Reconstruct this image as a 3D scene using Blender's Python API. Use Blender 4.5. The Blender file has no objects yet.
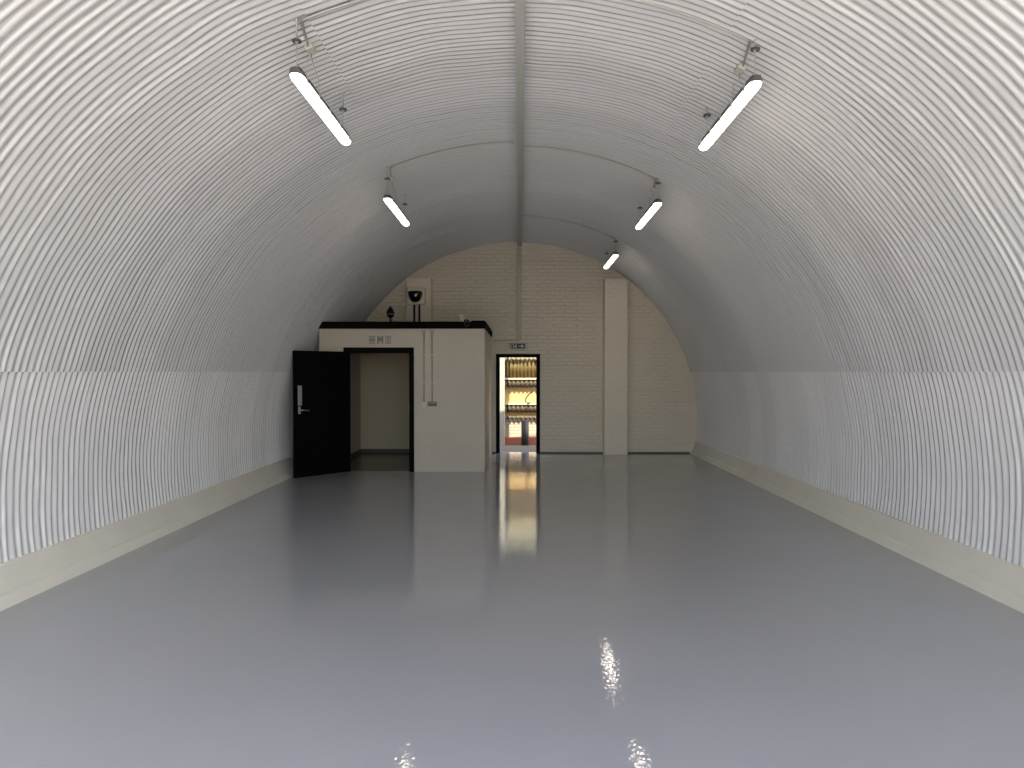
import bpy, bmesh, math, random
from mathutils import Vector, Matrix
import numpy as np
random.seed(7)
C = bpy.context.scene.collection
PI = math.pi

# ------------------------------------------------------------------ materials
def mat(name, col, rough=0.5, metal=0.0, spec=0.5, emit=None, estr=0.0, coat=0.0, coat_rough=0.1):
    m = bpy.data.materials.new(name); m.use_nodes = True
    b = m.node_tree.nodes['Principled BSDF']
    b.inputs['Base Color'].default_value = (*col, 1)
    b.inputs['Roughness'].default_value = rough
    b.inputs['Metallic'].default_value = metal
    b.inputs['Specular IOR Level'].default_value = spec
    b.inputs['Coat Weight'].default_value = coat
    b.inputs['Coat Roughness'].default_value = coat_rough
    if emit:
        b.inputs['Emission Color'].default_value = (*emit, 1)
        b.inputs['Emission Strength'].default_value = estr
    return m

def N(m, t, **kw):
    n = m.node_tree.nodes.new(t)
    for k, v in kw.items(): setattr(n, k, v)
    return n
def L(m, a, b): m.node_tree.links.new(a, b)
def bsdf(m): return m.node_tree.nodes['Principled BSDF']

def mottle(m, col, amt=0.06, scale=3.0, detail=4, vec=None):
    """gentle procedural unevenness of a paint's own colour"""
    tc = N(m, 'ShaderNodeTexCoord')
    nz = N(m, 'ShaderNodeTexNoise'); nz.inputs['Scale'].default_value = scale; nz.inputs['Detail'].default_value = detail
    L(m, tc.outputs['Object'], nz.inputs['Vector'])
    mx = N(m, 'ShaderNodeMix', data_type='RGBA')
    L(m, nz.outputs['Fac'], mx.inputs['Factor'])
    mx.inputs['A'].default_value = (*[c * (1 - amt) for c in col], 1)
    mx.inputs['B'].default_value = (*[min(1, c * (1 + amt)) for c in col], 1)
    L(m, mx.outputs['Result'], bsdf(m).inputs['Base Color'])
    return mx

def noise_bump(m, scale, strength, dist, detail=2):
    tc = N(m, 'ShaderNodeTexCoord')
    nz = N(m, 'ShaderNodeTexNoise'); nz.inputs['Scale'].default_value = scale; nz.inputs['Detail'].default_value = detail
    L(m, tc.outputs['Object'], nz.inputs['Vector'])
    bp = N(m, 'ShaderNodeBump'); bp.inputs['Strength'].default_value = strength; bp.inputs['Distance'].default_value = dist
    L(m, nz.outputs['Fac'], bp.inputs['Height'])
    L(m, bp.outputs['Normal'], bsdf(m).inputs['Normal'])
    return bp

# glossy white paint on the corrugated steel; neighbouring sheets differ a little in tone
def lining(name, col, seed):
    m = mat(name, col, 0.13, spec=1.0)
    # brushed-on gloss: highlights stretch along each corrugation, round the arch
    bsdf(m).inputs['Anisotropic'].default_value = 0.8; bsdf(m).inputs['Anisotropic Rotation'].default_value = 0.25
    tg = N(m, 'ShaderNodeTangent', direction_type='RADIAL', axis='Y'); L(m, tg.outputs[0], bsdf(m).inputs['Tangent'])
    mx = mottle(m, col, 0.04, 1.3)
    tc = N(m, 'ShaderNodeTexCoord'); sp = N(m, 'ShaderNodeSeparateXYZ'); L(m, tc.outputs['Object'], sp.inputs[0])
    dv = N(m, 'ShaderNodeMath', operation='MULTIPLY_ADD'); L(m, sp.outputs['Y'], dv.inputs[0]); dv.inputs[1].default_value = 1 / 0.6096; dv.inputs[2].default_value = seed
    fl = N(m, 'ShaderNodeMath', operation='FLOOR'); L(m, dv.outputs[0], fl.inputs[0])
    wn = N(m, 'ShaderNodeTexWhiteNoise', noise_dimensions='1D'); L(m, fl.outputs[0], wn.inputs['W'])
    rg = N(m, 'ShaderNodeMapRange'); L(m, wn.outputs['Value'], rg.inputs['Value']); rg.inputs['To Min'].default_value = 0.92; rg.inputs['To Max'].default_value = 1.0
    mul = N(m, 'ShaderNodeVectorMath', operation='SCALE'); L(m, mx.outputs['Result'], mul.inputs[0]); L(m, rg.outputs['Result'], mul.inputs['Scale'])
    L(m, mul.outputs[0], bsdf(m).inputs['Base Color'])
    mp = N(m, 'ShaderNodeMapping'); mp.inputs['Scale'].default_value = (8, 5, 8); L(m, tc.outputs['Object'], mp.inputs['Vector'])
    nz = N(m, 'ShaderNodeTexNoise'); nz.inputs['Scale'].default_value = 1.0; nz.inputs['Detail'].default_value = 1.5; L(m, mp.outputs[0], nz.inputs['Vector'])
    bp = N(m, 'ShaderNodeBump'); bp.inputs['Strength'].default_value = 1.0; bp.inputs['Distance'].default_value = 0.010
    L(m, nz.outputs['Fac'], bp.inputs['Height']); L(m, bp.outputs['Normal'], bsdf(m).inputs['Normal'])
    return m
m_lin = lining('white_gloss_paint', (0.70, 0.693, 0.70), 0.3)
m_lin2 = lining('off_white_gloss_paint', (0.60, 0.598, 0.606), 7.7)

# grey epoxy floor
FL = (0.37, 0.375, 0.405)
m_floor = mat('grey_epoxy', FL, 0.04, spec=0.7)
mottle(m_floor, FL, 0.03, 1.2)
def floor_bump(m):
    tc = N(m, 'ShaderNodeTexCoord')
    a = N(m, 'ShaderNodeTexNoise'); a.inputs['Scale'].default_value = 36; a.inputs['Detail'].default_value = 1
    b = N(m, 'ShaderNodeTexNoise'); b.inputs['Scale'].default_value = 1.6; b.inputs['Detail'].default_value = 1
    L(m, tc.outputs['Object'], a.inputs['Vector']); L(m, tc.outputs['Object'], b.inputs['Vector'])
    b1 = N(m, 'ShaderNodeBump'); b1.inputs['Strength'].default_value = 0.30; b1.inputs['Distance'].default_value = 0.002
    b2 = N(m, 'ShaderNodeBump'); b2.inputs['Strength'].default_value = 0.10; b2.inputs['Distance'].default_value = 0.02
    L(m, b.outputs['Fac'], b2.inputs['Height']); L(m, a.outputs['Fac'], b1.inputs['Height'])
    L(m, b2.outputs['Normal'], b1.inputs['Normal']); L(m, b1.outputs['Normal'], bsdf(m).inputs['Normal'])
floor_bump(m_floor)

def masonry(name, col, bw, rh, mortar, rough, strength, swz=True, noise=0.3):
    m = mat(name, col, rough)
    mottle(m, col, 0.05, 2.0)
    tc = N(m, 'ShaderNodeTexCoord'); sp = N(m, 'ShaderNodeSeparateXYZ'); cb = N(m, 'ShaderNodeCombineXYZ')
    L(m, tc.outputs['Object'], sp.inputs[0])
    ad = N(m, 'ShaderNodeMath', operation='ADD')
    L(m, sp.outputs['X'], ad.inputs[0]); L(m, sp.outputs['Y'], ad.inputs[1])
    L(m, ad.outputs[0], cb.inputs['X']); L(m, sp.outputs['Z'], cb.inputs['Y'])
    # slightly wandering courses
    nz = N(m, 'ShaderNodeTexNoise'); nz.inputs['Scale'].default_value = 3.0
    L(m, tc.outputs['Object'], nz.inputs['Vector'])
    ma = N(m, 'ShaderNodeVectorMath', operation='MULTIPLY_ADD')
    L(m, nz.outputs['Color'], ma.inputs[0]); ma.inputs[1].default_value = (0.014, 0.018, 0); L(m, cb.outputs[0], ma.inputs[2])
    br = N(m, 'ShaderNodeTexBrick')
    L(m, ma.outputs[0], br.inputs['Vector'])
    br.inputs['Scale'].default_value = 1.0
    br.inputs['Brick Width'].default_value = bw; br.inputs['Row Height'].default_value = rh
    br.inputs['Mortar Size'].default_value = mortar; br.inputs['Mortar Smooth'].default_value = 0.6
    br.inputs['Color1'].default_value = (1, 1, 1, 1); br.inputs['Color2'].default_value = (0.75, 0.75, 0.75, 1)
    br.inputs['Mortar'].default_value = (0, 0, 0, 1)
    n2 = N(m, 'ShaderNodeTexNoise'); n2.inputs['Scale'].default_value = 22.0; n2.inputs['Detail'].default_value = 4
    L(m, tc.outputs['Object'], n2.inputs['Vector'])
    b1 = N(m, 'ShaderNodeBump'); b1.inputs['Strength'].default_value = strength; b1.inputs['Distance'].default_value = 0.012
    L(m, br.outputs['Color'], b1.inputs['Height'])
    b2 = N(m, 'ShaderNodeBump'); b2.inputs['Strength'].default_value = noise; b2.inputs['Distance'].default_value = 0.008
    L(m, n2.outputs['Fac'], b2.inputs['Height']); L(m, b1.outputs['Normal'], b2.inputs['Normal'])
    L(m, b2.outputs['Normal'], bsdf(m).inputs['Normal'])
    return m
m_brick = masonry('painted_brick', (0.74, 0.67, 0.56), 0.225, 0.075, 0.010, 0.6, 1.0, noise=0.9)
m_pier = masonry('painted_pier_brick', (0.78, 0.71, 0.60), 0.225, 0.075, 0.010, 0.6, 0.5)
m_block = masonry('painted_block', (0.55, 0.495, 0.42), 0.45, 0.225, 0.006, 0.6, 0.45, noise=0.12)
m_kerb = mat('pale_painted_concrete', (0.76, 0.73, 0.64), 0.6); mottle(m_kerb, (0.76, 0.73, 0.64), 0.08, 2.2); noise_bump(m_kerb, 14, 0.3, 0.006, 4)
m_black = mat('black_satin_paint', (0.004, 0.004, 0.0045), 0.5, spec=0.03)
m_felt = mat('black_roofing', (0.005, 0.0047, 0.0047), 0.8, spec=0.04); noise_bump(m_felt, 40, 0.4, 0.004)
m_steel = mat('brushed_steel', (0.62, 0.62, 0.60), 0.35, metal=0.9)
m_wplastic = mat('white_plastic', (0.60, 0.57, 0.51), 0.45)
m_conduit = mat('painted_conduit', (0.40, 0.365, 0.31), 0.5)
m_lampbody = mat('lamp_body_grey', (0.11, 0.11, 0.105), 0.5)
m_unit = mat('cream_unit_casing', (0.74, 0.67, 0.55), 0.45)
m_gplastic = mat('grey_plastic', (0.33, 0.33, 0.32), 0.5)
m_dgrey = mat('dark_grey_plastic', (0.07, 0.072, 0.075), 0.4)
m_bgloss = mat('black_gloss', (0.004, 0.004, 0.007), 0.07)
m_trunk = mat('grey_painted_trunking', (0.50, 0.50, 0.47), 0.5)
m_wtrunk = mat('pale_painted_trunking', (0.50, 0.44, 0.36), 0.5)
m_galv = mat('galvanised_conduit', (0.42, 0.42, 0.41), 0.4, metal=0.4)
m_lens = mat('lit_diffuser', (0.9, 0.9, 0.86), 0.4, emit=(1.0, 0.90, 0.74), estr=4.8)
m_sgrey = mat('grey_vinyl', (0.22, 0.22, 0.21), 0.6)
m_green = mat('sign_green', (0.010, 0.035, 0.02), 0.5)
m_swhite = mat('sign_white', (0.75, 0.76, 0.70), 0.5)
m_yellow = mat('yellow_painted_panel', (0.38, 0.255, 0.10), 0.6); mottle(m_yellow, (0.38, 0.255, 0.10), 0.08, 6)
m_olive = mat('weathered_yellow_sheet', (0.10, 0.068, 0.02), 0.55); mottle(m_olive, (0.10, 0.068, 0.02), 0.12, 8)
m_shade_band = mat('painted_shadow_brown', (0.034, 0.023, 0.009), 0.6)
m_upper = mat('grey_green_render', (0.15, 0.145, 0.095), 0.7); mottle(m_upper, (0.15, 0.145, 0.095), 0.3, 3)
m_cream = mat('cream_edge_highlight', (0.36, 0.30, 0.18), 0.6)
m_ybrick = masonry('whitewashed_brick', (0.27, 0.225, 0.175), 0.225, 0.075, 0.010, 0.7, 0.9)
m_red = mat('red_painted_plinth', (0.20, 0.06, 0.035), 0.7); mottle(m_red, (0.20, 0.06, 0.035), 0.2, 9)
m_white = mat('white_render', (0.22, 0.21, 0.185), 0.7); noise_bump(m_white, 20, 0.3, 0.006)
m_conc = mat('yard_concrete', (0.085, 0.075, 0.058), 0.8); mottle(m_conc, (0.085, 0.075, 0.058), 0.15, 1.5, 6)
m_fore = mat('forecourt_concrete', (0.40, 0.38, 0.35), 0.8); mottle(m_fore, (0.40, 0.38, 0.35), 0.12, 1.0, 6)
m_rubber = mat('black_rubber', (0.012, 0.012, 0.012), 0.6)
m_inner = mat('olive_cream_paint', (0.50, 0.43, 0.31), 0.6)
m_skirt_gap = mat('dark_skirting_and_gap', (0.045, 0.04, 0.036), 0.5)
m_cfloor = mat('dark_cabin_floor', (0.10, 0.092, 0.072), 0.25)

# ------------------------------------------------------------------ helpers
def obj(name, bm, m, parent=None, smooth=False, loc=None):
    me = bpy.data.meshes.new(name)
    bmesh.ops.recalc_face_normals(bm, faces=bm.faces[:])
    if smooth:
        for f in bm.faces: f.smooth = True
    bm.to_mesh(me); bm.free()
    if m: me.materials.append(m)
    o = bpy.data.objects.new(name, me); C.objects.link(o)
    if parent: o.parent = parent
    if loc: o.location = loc
    return o
def struct(name, bm, m, parent=None, smooth=False):
    o = obj(name, bm, m, parent, smooth)
    if not parent: o['kind'] = 'structure'
    return o
def tag(o, label, cat, group=None):
    o['label'] = label; o['category'] = cat
    if group: o['group'] = group
    return o
def thing(name, label, cat, loc=(0, 0, 0), rotz=0, group=None):
    o = bpy.data.objects.new(name, None); C.objects.link(o)
    o.location = loc; o.rotation_euler = (0, 0, rotz); o.empty_display_size = 0.1
    return tag(o, label, cat, group)

def box(bm, x0, x1, y0, y1, z0, z1, bev=0.0, mtx=None):
    vs = [bm.verts.new((x, y, z)) for x in (x0, x1) for y in (y0, y1) for z in (z0, z1)]
    fs = [(0, 1, 3, 2), (4, 6, 7, 5), (0, 4, 5, 1), (2, 3, 7, 6), (0, 2, 6, 4), (1, 5, 7, 3)]
    F = [bm.faces.new([vs[i] for i in f]) for f in fs]
    if bev > 0:
        es = list({e for f in F for e in f.edges})
        r = bmesh.ops.bevel(bm, geom=es, offset=bev, segments=2, affect='EDGES', profile=0.5)
        vs = list({v for f in r['faces'] for v in f.verts})
    if mtx is not None: bmesh.ops.transform(bm, matrix=mtx, verts=vs)
    return bm
def B(*a, bev=0.0, mtx=None):
    return box(bmesh.new(), *a, bev=bev, mtx=mtx)
def prism(bm, pts, y0, y1, axis='Y'):
    """closed outline pts (u,v) extruded; axis Y: (u,y,v); axis X: (x,u,v)"""
    mk = (lambda u, v, t: (u, t, v)) if axis == 'Y' else (lambda u, v, t: (t, u, v))
    a = [bm.verts.new(mk(u, v, y0)) for u, v in pts]; b = [bm.verts.new(mk(u, v, y1)) for u, v in pts]
    n = len(pts)
    bm.faces.new(a); bm.faces.new(b[::-1])
    for i in range(n): bm.faces.new([a[i], a[(i + 1) % n], b[(i + 1) % n], b[i]])
    return bm
def tube(bm, pts, r, seg=8, caps=True):
    pts = [Vector(p) for p in pts]; rings = []
    up = None
    for i, p in enumerate(pts):
        d = (pts[min(i + 1, len(pts) - 1)] - pts[max(i - 1, 0)]).normalized()
        if up is None:
            up = Vector((0, 0, 1)) if abs(d.z) < 0.9 else Vector((1, 0, 0))
        a = d.cross(up).normalized(); up = a.cross(d).normalized()
        rr = r[i] if isinstance(r, (list, tuple)) else r
        rings.append([bm.verts.new(p + a * (math.cos(t) * rr) + up * (math.sin(t) * rr)) for t in [2 * PI * k / seg for k in range(seg)]])
    for A, Bq in zip(rings, rings[1:]):
        for k in range(seg): bm.faces.new([A[k], A[(k + 1) % seg], Bq[(k + 1) % seg], Bq[k]])
    if caps:
        bm.faces.new(rings[0][::-1]); bm.faces.new(rings[-1])
    return bm
def lathe(bm, prof, seg=20, cx=0, cy=0, cz=0):
    rings = []
    for r, z in prof:
        if r < 1e-5: rings.append([bm.verts.new((cx, cy, cz + z))])
        else: rings.append([bm.verts.new((cx + r * math.cos(2 * PI * k / seg), cy + r * math.sin(2 * PI * k / seg), cz + z)) for k in range(seg)])
    for A, Bq in zip(rings, rings[1:]):
        for k in range(seg):
            q = [A[k % len(A)], A[(k + 1) % len(A)], Bq[(k + 1) % len(Bq)], Bq[k % len(Bq)]]
            u = list(dict.fromkeys(q))
            if len(u) > 2: bm.faces.new(u)
    for R_, rev in ((rings[0], True), (rings[-1], False)):
        if len(R_) > 2: bm.faces.new(R_[::-1] if rev else R_)
    return bm

# ------------------------------------------------------------------ the vault
Y0, Y1 = -0.5, 15.6                 # mouth of the vault, inner face of the rear gable
CX, CZ, BZ = -0.05, 0.66, 3.64      # springing centre and rise
def half_w(side): return 3.72 if side < 0 else 3.64
def arch(t, off=0.0):
    """t = angle from the crown, negative = left"""
    a = half_w(t) - off; b = BZ - off
    return CX + a * math.sin(t), CZ + b * math.cos(t)
def ang_for_z(z, side): return side * math.acos(max(-1, min(1, (z - CZ) / BZ)))
def ang_for_x(x): return math.asin((x - CX) / half_w(-1 if x < CX else 1))

PITCH, DEPTH = 0.0762, 0.0165
rng = np.random.default_rng(11)
def corrugated(name, spans, segs_per=16, dy0=0.0):
    """corrugated sheet whose ridges run round the arch; spans = [(t0,t1,n,offset)]"""
    rows = int((Y1 - Y0) / PITCH * segs_per) + 1
    ys = np.linspace(Y0, Y1, rows)
    cyc = ys / PITCH; u = (cyc % 1.0)[:, None]; ci = np.floor(cyc).astype(int); ci -= ci.min()
    nc = ci.max() + 1
    # the pressed profile is skewed, more so in some corrugations and over some lengths than others
    k1, p1, k2, p2 = rng.uniform(0.8, 2.6, nc), rng.uniform(0, 2 * PI, nc), rng.uniform(3, 7, nc), rng.uniform(0, 2 * PI, nc)
    base_fr = rng.uniform(0.64, 0.78, nc)
    V, F = [], []
    base = 0
    for (t0, t1, n, off) in spans:
        ts = np.linspace(t0, t1, n + 1)
        # old sheets: the corrugations are pulled a little out of true along their length
        arc = 3.66 * ts[None, :]
        FR = (base_fr[:, None] + 0.06 * np.sin(k1[:, None] * arc + p1[:, None]) + 0.035 * np.sin(k2[:, None] * arc + p2[:, None])).clip(0.55, 0.85)[ci]
        wave = 0.5 * DEPTH * np.where(u < FR, np.cos(PI * u / FR), -np.cos(PI * (u - FR) / (1 - FR)))
        warp = np.zeros((rows, n + 1))
        for q in range(14):
            ky, ka = rng.normal(0, 3.2), rng.uniform(3.5, 11)
            warp += 0.0011 * (7 / ka) * np.sin(ka * arc + ky * ys[:, None] + rng.uniform(0, 2 * PI))
        idx = np.arange(int((Y1 - Y0) / PITCH) + 3)
        fi = (ys - Y0) / PITCH; i0 = fi.astype(int); fr_ = fi - i0; fr_ = fr_ * fr_ * (3 - 2 * fr_)
        for q in range(3):
            ka = rng.uniform(8, 24, idx.size); ph = rng.uniform(0, 2 * PI, idx.size); am = rng.uniform(0.2, 1, idx.size) * 0.0011 * 14 / ka
            f = am[:, None] * np.sin(ka[:, None] * arc + ph[:, None])
            warp += f[i0] * (1 - fr_[:, None]) + f[i0 + 1] * fr_[:, None]
        a = np.where(ts < 0, 3.72, 3.64)[None, :] - off - wave - warp
        b = BZ - off - wave - warp
        X = CX + a * np.sin(ts)[None, :]; Z = CZ + b * np.cos(ts)[None, :]
        Yg = np.repeat(ys[:, None], n + 1, 1)
        V.append(np.stack([X, Yg, Z], -1).reshape(-1, 3))
        i = (np.arange(rows - 1)[:, None] * (n + 1) + np.arange(n)[None, :]).reshape(-1) + base
        F.append(np.stack([i, i + 1, i + n + 2, i + n + 1], -1))
        base += rows * (n + 1)
    V = np.concatenate(V); F = np.concatenate(F)
    me = bpy.data.meshes.new(name)
    me.vertices.add(len(V)); me.vertices.foreach_set('co', V.astype(np.float32).ravel())
    me.loops.add(F.size); me.loops.foreach_set('vertex_index', F.astype(np.int32).ravel())
    me.polygons.add(len(F)); me.polygons.foreach_set('loop_start', (np.arange(len(F)) * 4).astype(np.int32))
    me.update(calc_edges=True); me.validate()
    me.shade_smooth()
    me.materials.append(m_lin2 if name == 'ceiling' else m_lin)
    o = bpy.data.objects.new(name, me); C.objects.link(o); o['kind'] = 'structure'
    return o
KZ = 0.262
SEAM = 1.655
corrugated('wall_left', [(ang_for_z(SEAM + 0.05, -1), ang_for_z(KZ, -1), 34, 0.0)])
corrugated('wall_right', [(ang_for_z(SEAM + 0.05, 1), ang_for_z(KZ, 1), 34, 0.0)])
tl, tr = ang_for_x(-1.43), ang_for_x(1.43)
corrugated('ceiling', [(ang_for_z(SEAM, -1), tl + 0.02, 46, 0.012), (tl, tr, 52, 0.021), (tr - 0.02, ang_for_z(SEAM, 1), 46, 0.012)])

# unseen outer skin, added to stop sun leaking between the lining sheets
bm = bmesh.new()
t_l, t_r = ang_for_z(0.2, -1), ang_for_z(0.2, 1)
inn = [arch(t_l + (t_r - t_l) * k / 60, -0.05) for k in range(61)]; out = [arch(t_l + (t_r - t_l) * k / 60, -0.20) for k in range(61)]
prism(bm, inn + out[::-1], Y0, Y1 + 0.23)
struct('sun_block_skin', bm, m_galv)

# floor slab
struct('floor', B(-4.3, 4.3, Y0, Y1 + 0.25, -0.2, 0.0), m_floor)
# kerbs the sheets stand on
struct('baseboard_left', prism(bmesh.new(), [(-3.58, 0), (-3.632, 0.075), (-3.65, 0.082), (-3.728, 0.255), (-3.745, 0.266), (-4.3, 0.27), (-4.3, 0)], Y0, Y1), m_kerb)
struct('baseboard_right', prism(bmesh.new(), [(3.44, 0), (3.482, 0.075), (3.498, 0.082), (3.552, 0.255), (3.568, 0.266), (4.3, 0.27), (4.3, 0)], Y0, Y1), m_kerb)

# rear gable in painted brick, with the doorway cut out
DX0, DX1, DZ = -0.487, 0.406, 2.015
bm = bmesh.new()
def gable_arc(t0, t1):
    return [arch(t0 + (t1 - t0) * k / 30, -0.045) for k in range(31)]
tA, tB = ang_for_x(DX0), ang_for_x(DX1)
tEnd = ang_for_z(0.28, 1)
prism(bm, [(DX0, 0)] + gable_arc(tA, -tEnd) + [(-4.0, 0.28), (-4.0, 0)], Y1, Y1 + 0.23)
prism(bm, [(DX1, 0), (4.0, 0), (4.0, 0.28)] + gable_arc(tEnd, tB), Y1, Y1 + 0.23)
prism(bm, [(DX0, DZ), (DX1, DZ)] + gable_arc(tB, tA), Y1, Y1 + 0.23)
struct('wall_back', bm, m_brick)
bm = bmesh.new()
for a, b in ((-0.57, DX0), (DX1, 1.68), (2.14, 3.44)): box(bm, a, b, Y1 - 0.012, Y1, 0, 0.028)
struct('gap_strip_back', bm, m_skirt_gap)  # dark strip stands in for the shaded gap where the floor stops short

def pier(x0, x1, z0, top):
    o = obj('brick_pier', B(x0, x1, Y1 - 0.3, Y1, z0, top, bev=0.008), m_pier)
    o['kind'] = 'structure'
    return o
pier(1.68, 2.14, 0, 3.50)
pier(-2.26, -1.77, 2.48, 3.53)

# ------------------------------------------------------------------ the cabin
CY = 12.7
FX0, FX1, FZ = -2.915, -1.752, 2.055          # outer edges of the door frame
CXL, CXR, CTOP = -3.32, -0.585, 2.365
bm = bmesh.new()
box(bm, CXL, FX0, CY, CY + 0.1, 0, CTOP); box(bm, FX1, CXR, CY, CY + 0.1, 0, CTOP); box(bm, FX0, FX1, CY, CY + 0.1, FZ, CTOP)
struct('wall_cabin_front', bm, m_block)
struct('wall_cabin_right', B(CXR - 0.1, CXR, CY + 0.1, Y1, 0, CTOP), m_block)
struct('wall_cabin_left', B(CXL, CXL + 0.08, CY + 0.1, Y1, 0, CTOP), m_block)
bm = bmesh.new(); box(bm, -3.36, -0.56, CY - 0.06, Y1, CTOP, 2.48, bev=0.006)
box(bm, -0.80, -0.575, CY - 0.05, CY + 0.3, 2.476, 2.497, bev=0.008)
struct('roof', bm, m_felt)
# black door frame
bm = bmesh.new(); T = 0.078
box(bm, FX0, FX0 + T, CY - 0.03, CY + 0.11, 0, FZ); box(bm, FX1 - T, FX1, CY - 0.03, CY + 0.11, 0, FZ)
box(bm, FX0 + T, FX1 - T, CY - 0.03, CY + 0.11, FZ - 0.09, FZ)
fr = struct('trim_1', bm, m_black)
obj('strike_plate', B(FX1 - T - 0.004, FX1 - T, CY - 0.02, CY + 0.03, 1.02, 1.17, bev=0.001), m_steel, fr)
# skirting and dark floor covering inside the cabin
bm = bmesh.new()
box(bm, CXL + 0.08, CXR - 0.1, Y1 - 0.015, Y1, 0, 0.085); box(bm, CXL + 0.08, CXL + 0.095, CY + 0.11, Y1 - 0.015, 0, 0.085)
struct('baseboard_cabin', bm, m_skirt_gap)
struct('wall_cabin_back', B(CXL + 0.08, CXR - 0.1, Y1 - 0.008, Y1, 0.0, CTOP), m_inner)
struct('floor_cabin', B(CXL + 0.095, CXR - 0.1, CY + 0.06, Y1 - 0.015, 0, 0.004), m_cfloor)

# black door leaf standing open against the lining
H = Vector((-2.81, CY - 0.045, 0)); E = Vector((-3.49, 11.82, 0))
W = (E - H).length; ang = math.atan2(E.y - H.y, E.x - H.x)
leaf = struct('door_1', B(0, W, -0.022, 0.022, 0.012, 1.982, bev=0.003), m_black)
leaf.location = H; leaf.rotation_euler = (0, 0, ang)
# camera-facing side is local +Y (leaf points to -X and towards the mouth)
side = 1
obj('lock_plate', B(W - 0.125, W - 0.055, 0.022, 0.04, 1.13, 1.44, bev=0.004), m_steel, leaf)
hd = obj('door_handle', tube(bmesh.new(), [(W - 0.085, 0.03, 1.06), (W - 0.085, 0.075, 1.06), (W - 0.10, 0.082, 1.06), (W - 0.23, 0.082, 1.052)], 0.011, 10), m_steel, leaf, True)
obj('handle_rose', B(W - 0.108, W - 0.062, 0.022, 0.032, 1.0, 1.115, bev=0.003), m_steel, hd)
bm = bmesh.new()
for z in (0.25, 1.0, 1.75): tube(bm, [(-0.004, 0.0, z - 0.05), (-0.004, 0.0, z + 0.05)], 0.011, 8)
obj('hinge', bm, m_steel, leaf)

# conduits, switch plate and heater timer on the cabin front
def face_conduit(x, top, bot, label):
    o = obj('wall_conduit', tube(bmesh.new(), [(x, CY - 0.013, bot), (x, CY - 0.013, top)], 0.0115, 10), m_conduit, None, True)
    tag(o, label, 'conduit', 'conduit drops on the cabin front')
    for z in (1.92, 1.45): obj('saddle_clip', B(x - 0.02, x + 0.02, CY - 0.028, CY, z, z + 0.022, bev=0.003), m_wplastic, o)
    obj('top_box', B(x - 0.035, x + 0.035, CY - 0.03, CY, top - 0.002, top + 0.05, bev=0.004), m_conduit, o)
    return o
XC1, XC2 = -1.585, -1.45
face_conduit(XC1, 2.29, 1.16, 'thin white conduit ending at the plain white switch plate')
face_conduit(XC2, 2.29, 1.165, 'thin white conduit ending at the grey box with a dark lower half')
o = obj('switch_plate', B(XC1 - 0.043, XC1 + 0.043, CY - 0.035, CY, 1.07, 1.158, bev=0.005), m_wplastic)
tag(o, 'small square white switch plate on the white cabin wall', 'switch')
obj('rocker', B(XC1 - 0.012, XC1 + 0.012, CY - 0.04, CY - 0.034, 1.095, 1.133, bev=0.002), m_wplastic, o)
o = obj('wall_timer', B(XC2 - 0.075, XC2 + 0.075, CY - 0.045, CY, 1.085, 1.163, bev=0.005), m_sgrey)
tag(o, 'small grey control box with dark display on the cabin wall', 'control box')
obj('display', B(XC2 - 0.055, XC2 + 0.065, CY - 0.049, CY - 0.043, 1.092, 1.125, bev=0.001), m_dgrey, o)

# three grey pictograms above the cabin door
sg = thing('wall_sign', 'three small grey square symbols in a row above the cabin door', 'sign', (-2.31, CY, 2.18))
yb, yf = -0.004, -0.0006
def spr(px): return (px - 379.5) / 60.5
def framed(name, x0, x1, bars):
    bm = bmesh.new()
    for (a, b, c, d) in bars: box(bm, x0 + (x1 - x0) * a, x0 + (x1 - x0) * b, yb, yf, -0.065 + 0.13 * c, -0.065 + 0.13 * d)
    return obj(name, bm, m_sgrey, sg)
framed('symbol', -0.185, -0.085, [(0, 1, 0, .1), (0, 1, .9, 1), (0, .1, .1, .9), (.9, 1, .1, .9), (.2, .45, .2, .8), (.55, .8, .2, .8), (.1, .9, .47, .53)])
framed('symbol', 0.085, 0.175, [(0, 1, 0, .1), (0, 1, .9, 1), (0, .1, .1, .9), (.9, 1, .1, .9), (.22, .78, .2, .36), (.22, .78, .44, .58), (.22, .78, .66, .8)])
bm = bmesh.new()
prism(bm, [(-0.05, 0.065), (-0.05, -0.065), (-0.025, -0.065), (-0.02, 0.0), (0.0, -0.05), (0.02, 0.0), (0.028, -0.065), (0.05, -0.065), (0.05, 0.065), (0.018, 0.065), (0.01, 0.035), (-0.01, 0.035), (-0.018, 0.065)], yb, yf)
obj('symbol', bm, m_sgrey, sg)

# things on the cabin roof
RZ = 2.48
t = thing('warning_beacon', 'small black pear-shaped fitting on a short stem on the cabin roof', 'fitting', (-2.19, 13.0, RZ))
obj('stem', lathe(bmesh.new(), [(0.045, 0), (0.045, 0.012), (0.018, 0.02), (0.016, 0.08), (0.03, 0.09)], 16), m_rubber, t, True)
obj('lower_cup', lathe(bmesh.new(), [(0.025, 0.085), (0.05, 0.105), (0.066, 0.13), (0.066, 0.142)], 20), m_bgloss, t, True)
obj('glint_band', lathe(bmesh.new(), [(0.05, 0.142), (0.058, 0.146), (0.05, 0.152)], 20), m_steel, t, True)  # pale ring put in for the glint round the black fitting
obj('dome', lathe(bmesh.new(), [(0.067, 0.152), (0.068, 0.17), (0.06, 0.205), (0.04, 0.24), (0.016, 0.262), (0.01, 0.285), (0, 0.29)], 20), m_bgloss, t, True)

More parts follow.
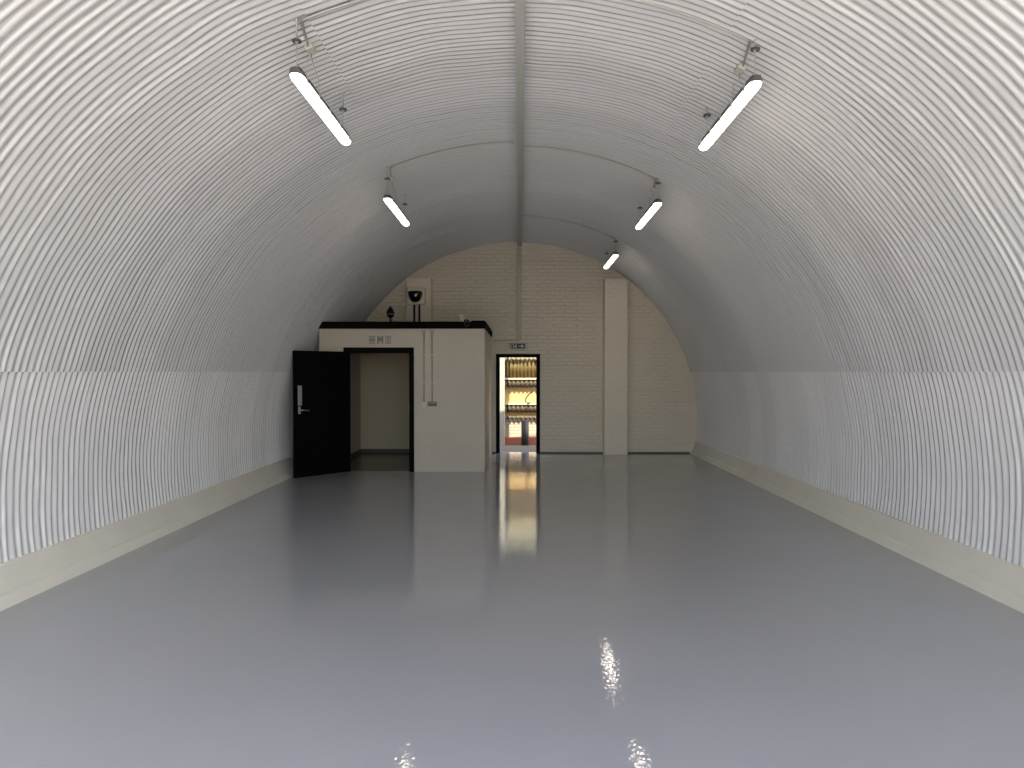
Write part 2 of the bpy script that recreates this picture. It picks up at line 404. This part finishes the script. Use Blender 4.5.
o = obj('vent_stub', lathe(bmesh.new(), [(0.045, 0), (0.045, 0.13), (0.04, 0.15), (0.03, 0.152), (0.03, 0.05)], 20, -0.99, 13.05, RZ), m_swhite, None, True)
tag(o, 'short pale pipe stub standing on the cabin roof', 'pipe')
bm = bmesh.new()
pts = []
for i in range(60):
    a = i / 59 * 2 * PI * 2.6
    pts.append((-0.885 + 0.035 * math.cos(a) + 0.02 * i / 59, CY - 0.075 + 0.01 * math.sin(a * .5), RZ - 0.03 + 0.055 * math.sin(a)))
tube(bm, pts, 0.009, 6)
tube(bm, [(-0.95, 13.02, RZ + 0.01), (-0.93, 12.85, RZ + 0.012), (-0.91, CY - 0.05, RZ + 0.02), (-0.885, CY - 0.075, RZ - 0.02)], 0.009, 6)
o = obj('cable_coil', bm, m_rubber, None, True)
tag(o, 'coil of black cable hanging over the front edge of the cabin roof', 'cable')

# white unit with black shield-shaped face on the left pier
PY = Y1 - 0.3
ux = -2.055
t = thing('wall_unit', 'pale wall unit with a black rounded face above the cabin roof', 'wall unit', (ux, PY, 2.98))
obj('casing', B(-0.165, 0.185, -0.2, 0, 0.0, 0.34, bev=0.03), m_unit, t)
bm = bmesh.new()
out = []
for k in range(40):
    a = 2 * PI * k / 40
    c, s = math.cos(a), math.sin(a)
    x = 0.142 * math.copysign(abs(c) ** 0.75, c)
    z = 0.055 * math.copysign(abs(s) ** 0.5, s) if s > 0 else 0.175 * s
    if s < 0: x *= (1 - 0.12 * abs(s))
    out.append((x, z))
rings = []
for sc_, dy in ((1, 0), (1, -0.03), (0.9, -0.075), (0.65, -0.115), (0.35, -0.132)):
    rings.append([bm.verts.new((x * sc_, -0.2 + dy, 0.21 + z * sc_ - 0.02 * (1 - sc_))) for x, z in out])
for A, Q in zip(rings, rings[1:]):
    for k in range(40): bm.faces.new([A[k], A[(k + 1) % 40], Q[(k + 1) % 40], Q[k]])
bm.faces.new(rings[-1])
obj('black_face', bm, m_bgloss, t, True)
for px_ in (-0.035, 0.065):
    obj('pipe', tube(bmesh.new(), [(px_, -0.1, 0.0), (px_, -0.1, RZ - 2.98)], 0.02, 10), m_rubber, t, True)
obj('cable_loop', tube(bmesh.new(), [(0.17, -0.06, 0.05), (0.20, -0.06, 0.03), (0.215, -0.06, -0.06), (0.25, -0.05, -0.12), (0.285, -0.045, -0.13), (0.305, -0.03, -0.09), (0.30, -0.015, 0.05), (0.27, 0.0, 0.16)], 0.006, 6), m_wplastic, t, True)

# ------------------------------------------------------------------ rear doorway, exit sign, trunking
bm = bmesh.new(); T2 = 0.075
box(bm, DX0, DX0 + T2, Y1 - 0.02, Y1 + 0.12, 0, DZ); box(bm, DX1 - T2, DX1, Y1 - 0.02, Y1 + 0.12, 0, DZ)
box(bm, DX0 + T2, DX1 - T2, Y1 - 0.02, Y1 + 0.12, DZ - 0.07, DZ)
struct('trim_2', bm, m_black)

CROWN = arch(0)[1]
o = obj('ridge_trunking', B(-0.036, 0.036, Y0 + 0.05, Y1 - 0.05, CROWN - 0.10, CROWN - 0.04, bev=0.004), m_trunk)
tag(o, 'long grey cable trunking running along the crown of the vault', 'trunking')
o = obj('wall_trunking', B(-0.06, 0.03, Y1 - 0.05, Y1, 2.30, CROWN - 0.03, bev=0.004), m_wtrunk)
tag(o, 'vertical pale trunking on the brick gable above the exit sign', 'trunking')
o = obj('wall_conduit', tube(bmesh.new(), [(-0.03, Y1 - 0.013, 2.29), (-0.54, Y1 - 0.013, 2.285)], 0.011, 8), m_wtrunk, None, True)
tag(o, 'short horizontal conduit on the brick between exit sign and cabin', 'conduit')

ex = thing('exit_sign', 'small dark exit sign with white running figure over the back doorway', 'exit sign', (-0.045, Y1, 2.115))
obj('housing', B(-0.215, 0.205, -0.05, 0, 0.0, 0.115, bev=0.01), m_wplastic, ex)
obj('sign_panel', B(-0.15, 0.15, -0.056, -0.05, 0.008, 0.107), m_green, ex)
bm = bmesh.new()
ya, yb2 = -0.0585, -0.0561
prism(bm, [(-0.128, 0.018), (-0.128, 0.098), (-0.085, 0.098), (-0.085, 0.018), (-0.095, 0.018), (-0.095, 0.088), (-0.118, 0.088), (-0.118, 0.018)], ya, yb2)
prism(bm, [(-0.062, 0.075), (-0.03, 0.078), (-0.012, 0.058), (-0.018, 0.052), (-0.034, 0.066), (-0.036, 0.05), (-0.015, 0.034), (-0.022, 0.012), (-0.034, 0.014), (-0.03, 0.03), (-0.048, 0.042), (-0.072, 0.016), (-0.08, 0.024), (-0.06, 0.046), (-0.054, 0.066), (-0.066, 0.05), (-0.074, 0.054)], ya, yb2)
prism(bm, [(-0.034 + 0.011 * math.cos(k * PI / 4), 0.091 + 0.010 * math.sin(k * PI / 4)) for k in range(8)], ya, yb2)
prism(bm, [(0.025, 0.05), (0.025, 0.066), (0.075, 0.066), (0.075, 0.092), (0.125, 0.058), (0.075, 0.024), (0.075, 0.05)], ya, yb2)
obj('pictogram', bm, m_swhite, ex)

# ------------------------------------------------------------------ hanging lamps
LEN = 1.56
ZB = 3.612
def lamp_parts(root, drop):
    # grey body
    prof = [(-0.047, 0.030), (-0.049, 0.045), (-0.042, 0.062), (-0.031, 0.082), (0.031, 0.082), (0.042, 0.062), (0.049, 0.045), (0.047, 0.030)]
    def sweep(prof, zc, ends):
        bm = bmesh.new(); rings = []
        for y, s in ends: rings.append([bm.verts.new((u * s, y, zc + (v - zc) * (0.4 + 0.6 * s))) for u, v in prof])
        for A, Q in zip(rings, rings[1:]):
            for k in range(len(prof)): bm.faces.new([A[k], A[(k + 1) % len(prof)], Q[(k + 1) % len(prof)], Q[k]])
        bm.faces.new(rings[0][::-1]); bm.faces.new(rings[-1]); return bm
    e = [(0, .45), (0.008, .70), (0.03, .90), (0.07, 1), (LEN - 0.07, 1), (LEN - 0.03, .90), (LEN - 0.008, .70), (LEN, .45)]
    obj('lamp_body', sweep(prof, 0.03, e), m_lampbody, root)
    lp = [(0.0455 * math.cos(PI + PI * k / 12), 0.034 - 0.038 * math.sin(PI * k / 12) ** 0.8) for k in range(13)]
    e2 = [(0.006, .35), (0.014, .62), (0.035, .86), (0.075, 1), (LEN - 0.075, 1), (LEN - 0.035, .86), (LEN - 0.014, .62), (LEN - 0.006, .35)]
    obj('diffuser', sweep(lp, 0.034, e2), m_lens, root, True)
    for s in (-1, 1):
        for k in range(5):
            y = 0.14 + k * (LEN - 0.28) / 4
            x0, x1 = (s * 0.043, s * 0.0535) if s > 0 else (s * 0.0535, s * 0.043)
            obj('clip', B(x0, x1, y - 0.017, y + 0.017, 0.016, 0.058, bev=0.002), m_steel, root)
    for y in (0.06, LEN - 0.16):
        w = obj('suspension_wire', tube(bmesh.new(), [(0, y, 0.078), (0, y, 0.25)], 0.0032, 6), m_galv, root)
        # flattened ring clip where the wire is caught, on a short stem from the sheeting
        bm = bmesh.new(); seg, ms = 20, 8; rg = []
        for k in range(seg):
            a = 2 * PI * k / seg
            rg.append([bm.verts.new(((0.024 + 0.010 * math.cos(2 * PI * q / ms)) * math.cos(a), y + (0.024 + 0.010 * math.cos(2 * PI * q / ms)) * math.sin(a), 0.262 + 0.010 * math.sin(2 * PI * q / ms))) for q in range(ms)])
        for k in range(seg):
            for q in range(ms):
                bm.faces.new([rg[k][q], rg[(k + 1) % seg][q], rg[(k + 1) % seg][(q + 1) % ms], rg[k][(q + 1) % ms]])
        obj('ring_clip', bm, m_dgrey, w, True)
        obj('hook_stem', lathe(bmesh.new(), [(0.012, 0.25), (0.014, 0.262), (0.006, 0.275), (0.006, drop - 0.012), (0.018, drop - 0.006), (0.018, drop + 0.004)], 12, 0, y, 0), m_galv, w, True)
        obj('wire_bracket', B(-0.012, 0.012, y - 0.02, y + 0.02, 0.078, 0.096, bev=0.002), m_galv, root)
specs = [(-1.49, 5.09, 'larger of the two lit tube lamps hanging on the left of the ridge trunking'),
         (-1.515, 8.75, 'smaller of the two lit tube lamps left of the ridge trunking, nearer the cabin'),
         (1.592, 5.2, 'largest of the three lit tube lamps hanging on the right of the ridge trunking'),
         (1.598, 8.9, 'middle one of the three lit tube lamps hanging on the right of the ridge trunking'),
         (1.60, 12.85, 'smallest lit tube lamp, hanging by the brick gable above the tall right pier')]
for x, y, lab in specs:
    zb = 3.595 if x < 0 else 3.572
    r = thing('pendant_lamp', lab, 'lamp', (x, y, zb), 0, 'tube lamps hung from the vault')
    zc = arch(ang_for_x(x), 0.016)[1]
    lamp_parts(r, zc - zb)

# conduits from the ridge trunking to each lamp, with the box the lamp plugs into
names = {0: 'curved conduit from the ridge trunking to the larger left lamp', 1: 'curved conduit from the ridge trunking to the smaller left lamp',
         2: 'curved conduit from the ridge trunking to the largest right lamp', 3: 'curved conduit from the ridge trunking to the middle right lamp',
         4: 'curved conduit nearest the brick gable, running to the smallest right lamp'}
for i, (x, y, lab) in enumerate(specs):
    yc = y + 0.06
    t1 = ang_for_x(x - math.copysign(0.02, x)); t0 = math.copysign(0.007, x)
    pts = []
    for k in range(31):
        a = t0 + (t1 - t0) * k / 30
        px_, pz_ = arch(a, 0.033)
        pts.append((px_, yc, pz_))
    o = obj('ceiling_conduit', tube(bmesh.new(), pts, 0.011, 8), m_galv, None, True)
    tag(o, names[i], 'conduit', 'conduits from the ridge trunking to the lamps')
    # pale box on the sheeting beyond the near hook, with a thin lead down to the lamp
    a = ang_for_x(x + math.copysign(0.03, x))
    px_, pz_ = arch(a, 0.022)
    M = Matrix.Translation((px_, y + 0.46, pz_)) @ Matrix.Rotation(a, 4, 'Y')
    obj('junction_box', B(-0.03, 0.03, -0.06, 0.06, -0.035, 0.0, bev=0.006, mtx=M), m_wplastic, o)
    ex_, ez_ = pts[-1][0], pts[-1][2]
    obj('linking_conduit', tube(bmesh.new(), [(ex_, yc, ez_), (px_, y + 0.42, pz_ - 0.015)], 0.009, 8), m_galv, o)
    sgn = math.copysign(1, x)
    cab = [(px_, y + 0.48, pz_ - 0.03), (px_ - sgn * 0.01, y + 0.50, pz_ - 0.10), (x - sgn * 0.02, y + 0.53, ZB + 0.17), (x - sgn * 0.015, y + 0.56, ZB + 0.10), (x - sgn * 0.01, y + 0.58, ZB + 0.08)]
    obj('plug_lead', tube(bmesh.new(), cab, 0.004, 8), m_galv, o, True)

# ------------------------------------------------------------------ the sunlit yard behind the back door
GY, GZ = 18.6, -0.117
struct('ground_landing', B(-1.4, 1.4, Y1 + 0.25, 17.3, GZ, -0.006), m_conc)
struct('ground_yard', B(-11, 11, Y1 + 0.25, 30, GZ - 0.2, GZ), m_conc)
t = thing('yard_shelter', 'sunlit yellow and brown corrugated lean-to seen through the back doorway', 'shelter', (0, GY, 0))
obj('brick_base', B(-3.5, 3.5, 0, 0.22, 0.076, 0.58), m_ybrick, t)
obj('plinth', B(-3.5, 3.5, -0.03, 0.22, GZ, 0.076, bev=0.01), m_red, t)
obj('yellow_panel', B(-3.5, 3.5, 0.03, 0.22, 0.58, 1.47), m_yellow, t)
def corr_panel(x0, x1, y, z0, z1, p, d, thick=0.006):
    bm = bmesh.new(); n = int((x1 - x0) / p * 8)
    fr_, bk = [], []
    for i in range(n + 1):
        x = x0 + (x1 - x0) * i / n; w = d / 2 * math.cos(2 * PI * x / p)
        fr_.append((bm.verts.new((x, y + w, z0)), bm.verts.new((x, y + w, z1))))
        bk.append((bm.verts.new((x, y + w + thick, z0)), bm.verts.new((x, y + w + thick, z1))))
    for i in range(n):
        bm.faces.new([fr_[i][0], fr_[i + 1][0], fr_[i + 1][1], fr_[i][1]])
        bm.faces.new([bk[i][0], bk[i][1], bk[i + 1][1], bk[i + 1][0]])
        bm.faces.new([fr_[i][0], bk[i][0], bk[i + 1][0], fr_[i + 1][0]])
        bm.faces.new([fr_[i][1], fr_[i + 1][1], bk[i + 1][1], bk[i][1]])
    return bm
obj('upper_sheet', corr_panel(-3.5, 3.5, 0.05, 1.50, 2.06, 0.09, 0.035), m_olive, t, True)
def scallop_strip(z0, z1, y, p=0.105, d=0.02, sc_=0.014):
    """corrugated strip, lower edge scalloped to imitate shadow and highlight of sheeting"""
    bm = bmesh.new(); x0, x1 = -3.5, 3.5; n = int((x1 - x0) / p * 10); th = 0.008
    a, b = [], []
    for i in range(n + 1):
        x = x0 + (x1 - x0) * i / n; c = math.cos(2 * PI * x / p); w = d / 2 * c; zb = z0 + sc_ * c
        a.append((bm.verts.new((x, y + w, zb)), bm.verts.new((x, y + w, z1))))
        b.append((bm.verts.new((x, y + w + th, zb)), bm.verts.new((x, y + w + th, z1))))
    for i in range(n):
        bm.faces.new([a[i][0], a[i + 1][0], a[i + 1][1], a[i][1]])
        bm.faces.new([b[i][0], b[i][1], b[i + 1][1], b[i + 1][0]])
        bm.faces.new([a[i][0], b[i][0], b[i + 1][0], a[i + 1][0]])
        bm.faces.new([a[i][1], a[i + 1][1], b[i + 1][1], b[i][1]])
    return bm
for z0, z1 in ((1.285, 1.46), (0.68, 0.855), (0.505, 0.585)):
    obj('scalloped_tone_strip', scallop_strip(z0, z1, -0.06), m_shade_band, t, True)  # dark strips stand in for the scalloped shadows below the ledges
for z0, z1 in ((1.46, 1.505), (0.855, 0.90)):
    obj('ledge', B(-3.5, 3.5, -0.09, 0.03, z0, z1, bev=0.008), m_cream, t)
obj('scalloped_tone_strip', scallop_strip(1.945, 2.07, -0.02), m_cream, t, True)  # pale strip painted in for the bright scalloped highlights along the top
obj('upper_wall', B(-3.5, 3.5, 0.03, 0.22, 2.07, 2.75), m_upper, t)
o = obj('yard_post', tube(bmesh.new(), [(0.12, GY - 0.45, GZ), (0.12, GY - 0.45, 0.50)], 0.09, 14), m_rubber, None, True)
tag(o, 'dark stubby post standing before the yellow lean-to outside', 'post')
o = obj('hanging_cable', tube(bmesh.new(), [(0.36, GY - 0.2, 1.28), (0.31, GY - 0.2, 1.22), (0.22, GY - 0.2, 1.12), (0.145, GY - 0.2, 1.03), (0.13, GY - 0.2, 0.95), (0.18, GY - 0.2, 0.91), (0.25, GY - 0.2, 0.91)], 0.016, 8), m_rubber, None, True)
tag(o, 'dark cable hanging in a curve on the yellow wall outside', 'cable')
struct('wall_yard', B(-0.95, -0.36, GY - 0.45, GY - 0.16, GZ, 2.6, bev=0.01), m_white)

# forecourt before the mouth of the vault
struct('ground_forecourt', B(-22, 22, -30, Y0, -0.2, -0.006), m_fore)

# ------------------------------------------------------------------ light
w = bpy.data.worlds.new('World'); bpy.context.scene.world = w; w.use_nodes = True
nt = w.node_tree; bg = nt.nodes['Background']
sky = nt.nodes.new('ShaderNodeTexSky'); sky.sky_type = 'NISHITA'; sky.sun_disc = False
sky.sun_elevation = math.radians(42); sky.sun_rotation = math.radians(110); sky.air_density = 1.0; sky.dust_density = 2.0
hz = nt.nodes.new('ShaderNodeMix'); hz.data_type = 'RGBA'; hz.inputs['Factor'].default_value = 0.65     # thin bright cloud over the blue
hz.inputs['B'].default_value = (1.0, 0.98, 0.95, 1)
nt.links.new(sky.outputs[0], hz.inputs['A']); nt.links.new(hz.outputs['Result'], bg.inputs['Color']); bg.inputs['Strength'].default_value = 1.0

sd = bpy.data.lights.new('sun', 'SUN'); sd.energy = 11.0; sd.angle = math.radians(0.6); sd.color = (1.0, 0.90, 0.72)
so = bpy.data.objects.new('sun', sd); C.objects.link(so)
el, az = math.radians(57), math.radians(13)      # behind the camera, a little to its left
d = Vector((-math.sin(az) * math.cos(el), -math.cos(az) * math.cos(el), math.sin(el)))
so.rotation_euler = d.to_track_quat('Z', 'Y').to_euler(); so.location = (10, -4, 12)

# sampling portals at the two openings (they guide sky light, give none themselves)
def portal(loc, rx, sx, sz):
    p = bpy.data.lights.new('portal', 'AREA'); p.shape = 'RECTANGLE'; p.size = sx; p.size_y = sz; p.cycles.is_portal = True
    o = bpy.data.objects.new('portal', p); C.objects.link(o); o.location = loc; o.rotation_euler = (rx, 0, 0)
portal((0, Y0, 2.2), math.radians(90), 7.6, 4.5)

# ------------------------------------------------------------------ camera
cd = bpy.data.cameras.new('camera'); cd.sensor_width = 36; cd.lens = 36 * 769 / 1024; cd.clip_start = 0.05; cd.clip_end = 200
co = bpy.data.objects.new('camera', cd); C.objects.link(co)
co.location = (0, 0, 1.65)
co.rotation_euler = (math.radians(90) - math.atan(12 / 769), 0, math.atan(8 / 769))
sc = bpy.context.scene; sc.camera = co
sc.view_settings.view_transform = 'Standard'; sc.view_settings.look = 'None'
sc.view_settings.exposure = 0.93; sc.view_settings.gamma = 1.0; sc.view_settings.use_curve_mapping = False
sc.cycles.use_denoising = True
sc.cycles.max_bounces = 10; sc.cycles.diffuse_bounces = 6; sc.cycles.glossy_bounces = 5
sc.cycles.sample_clamp_indirect = 6.0
sc.cycles.blur_glossy = 1.0; sc.cycles.caustics_reflective = True; sc.cycles.caustics_refractive = False
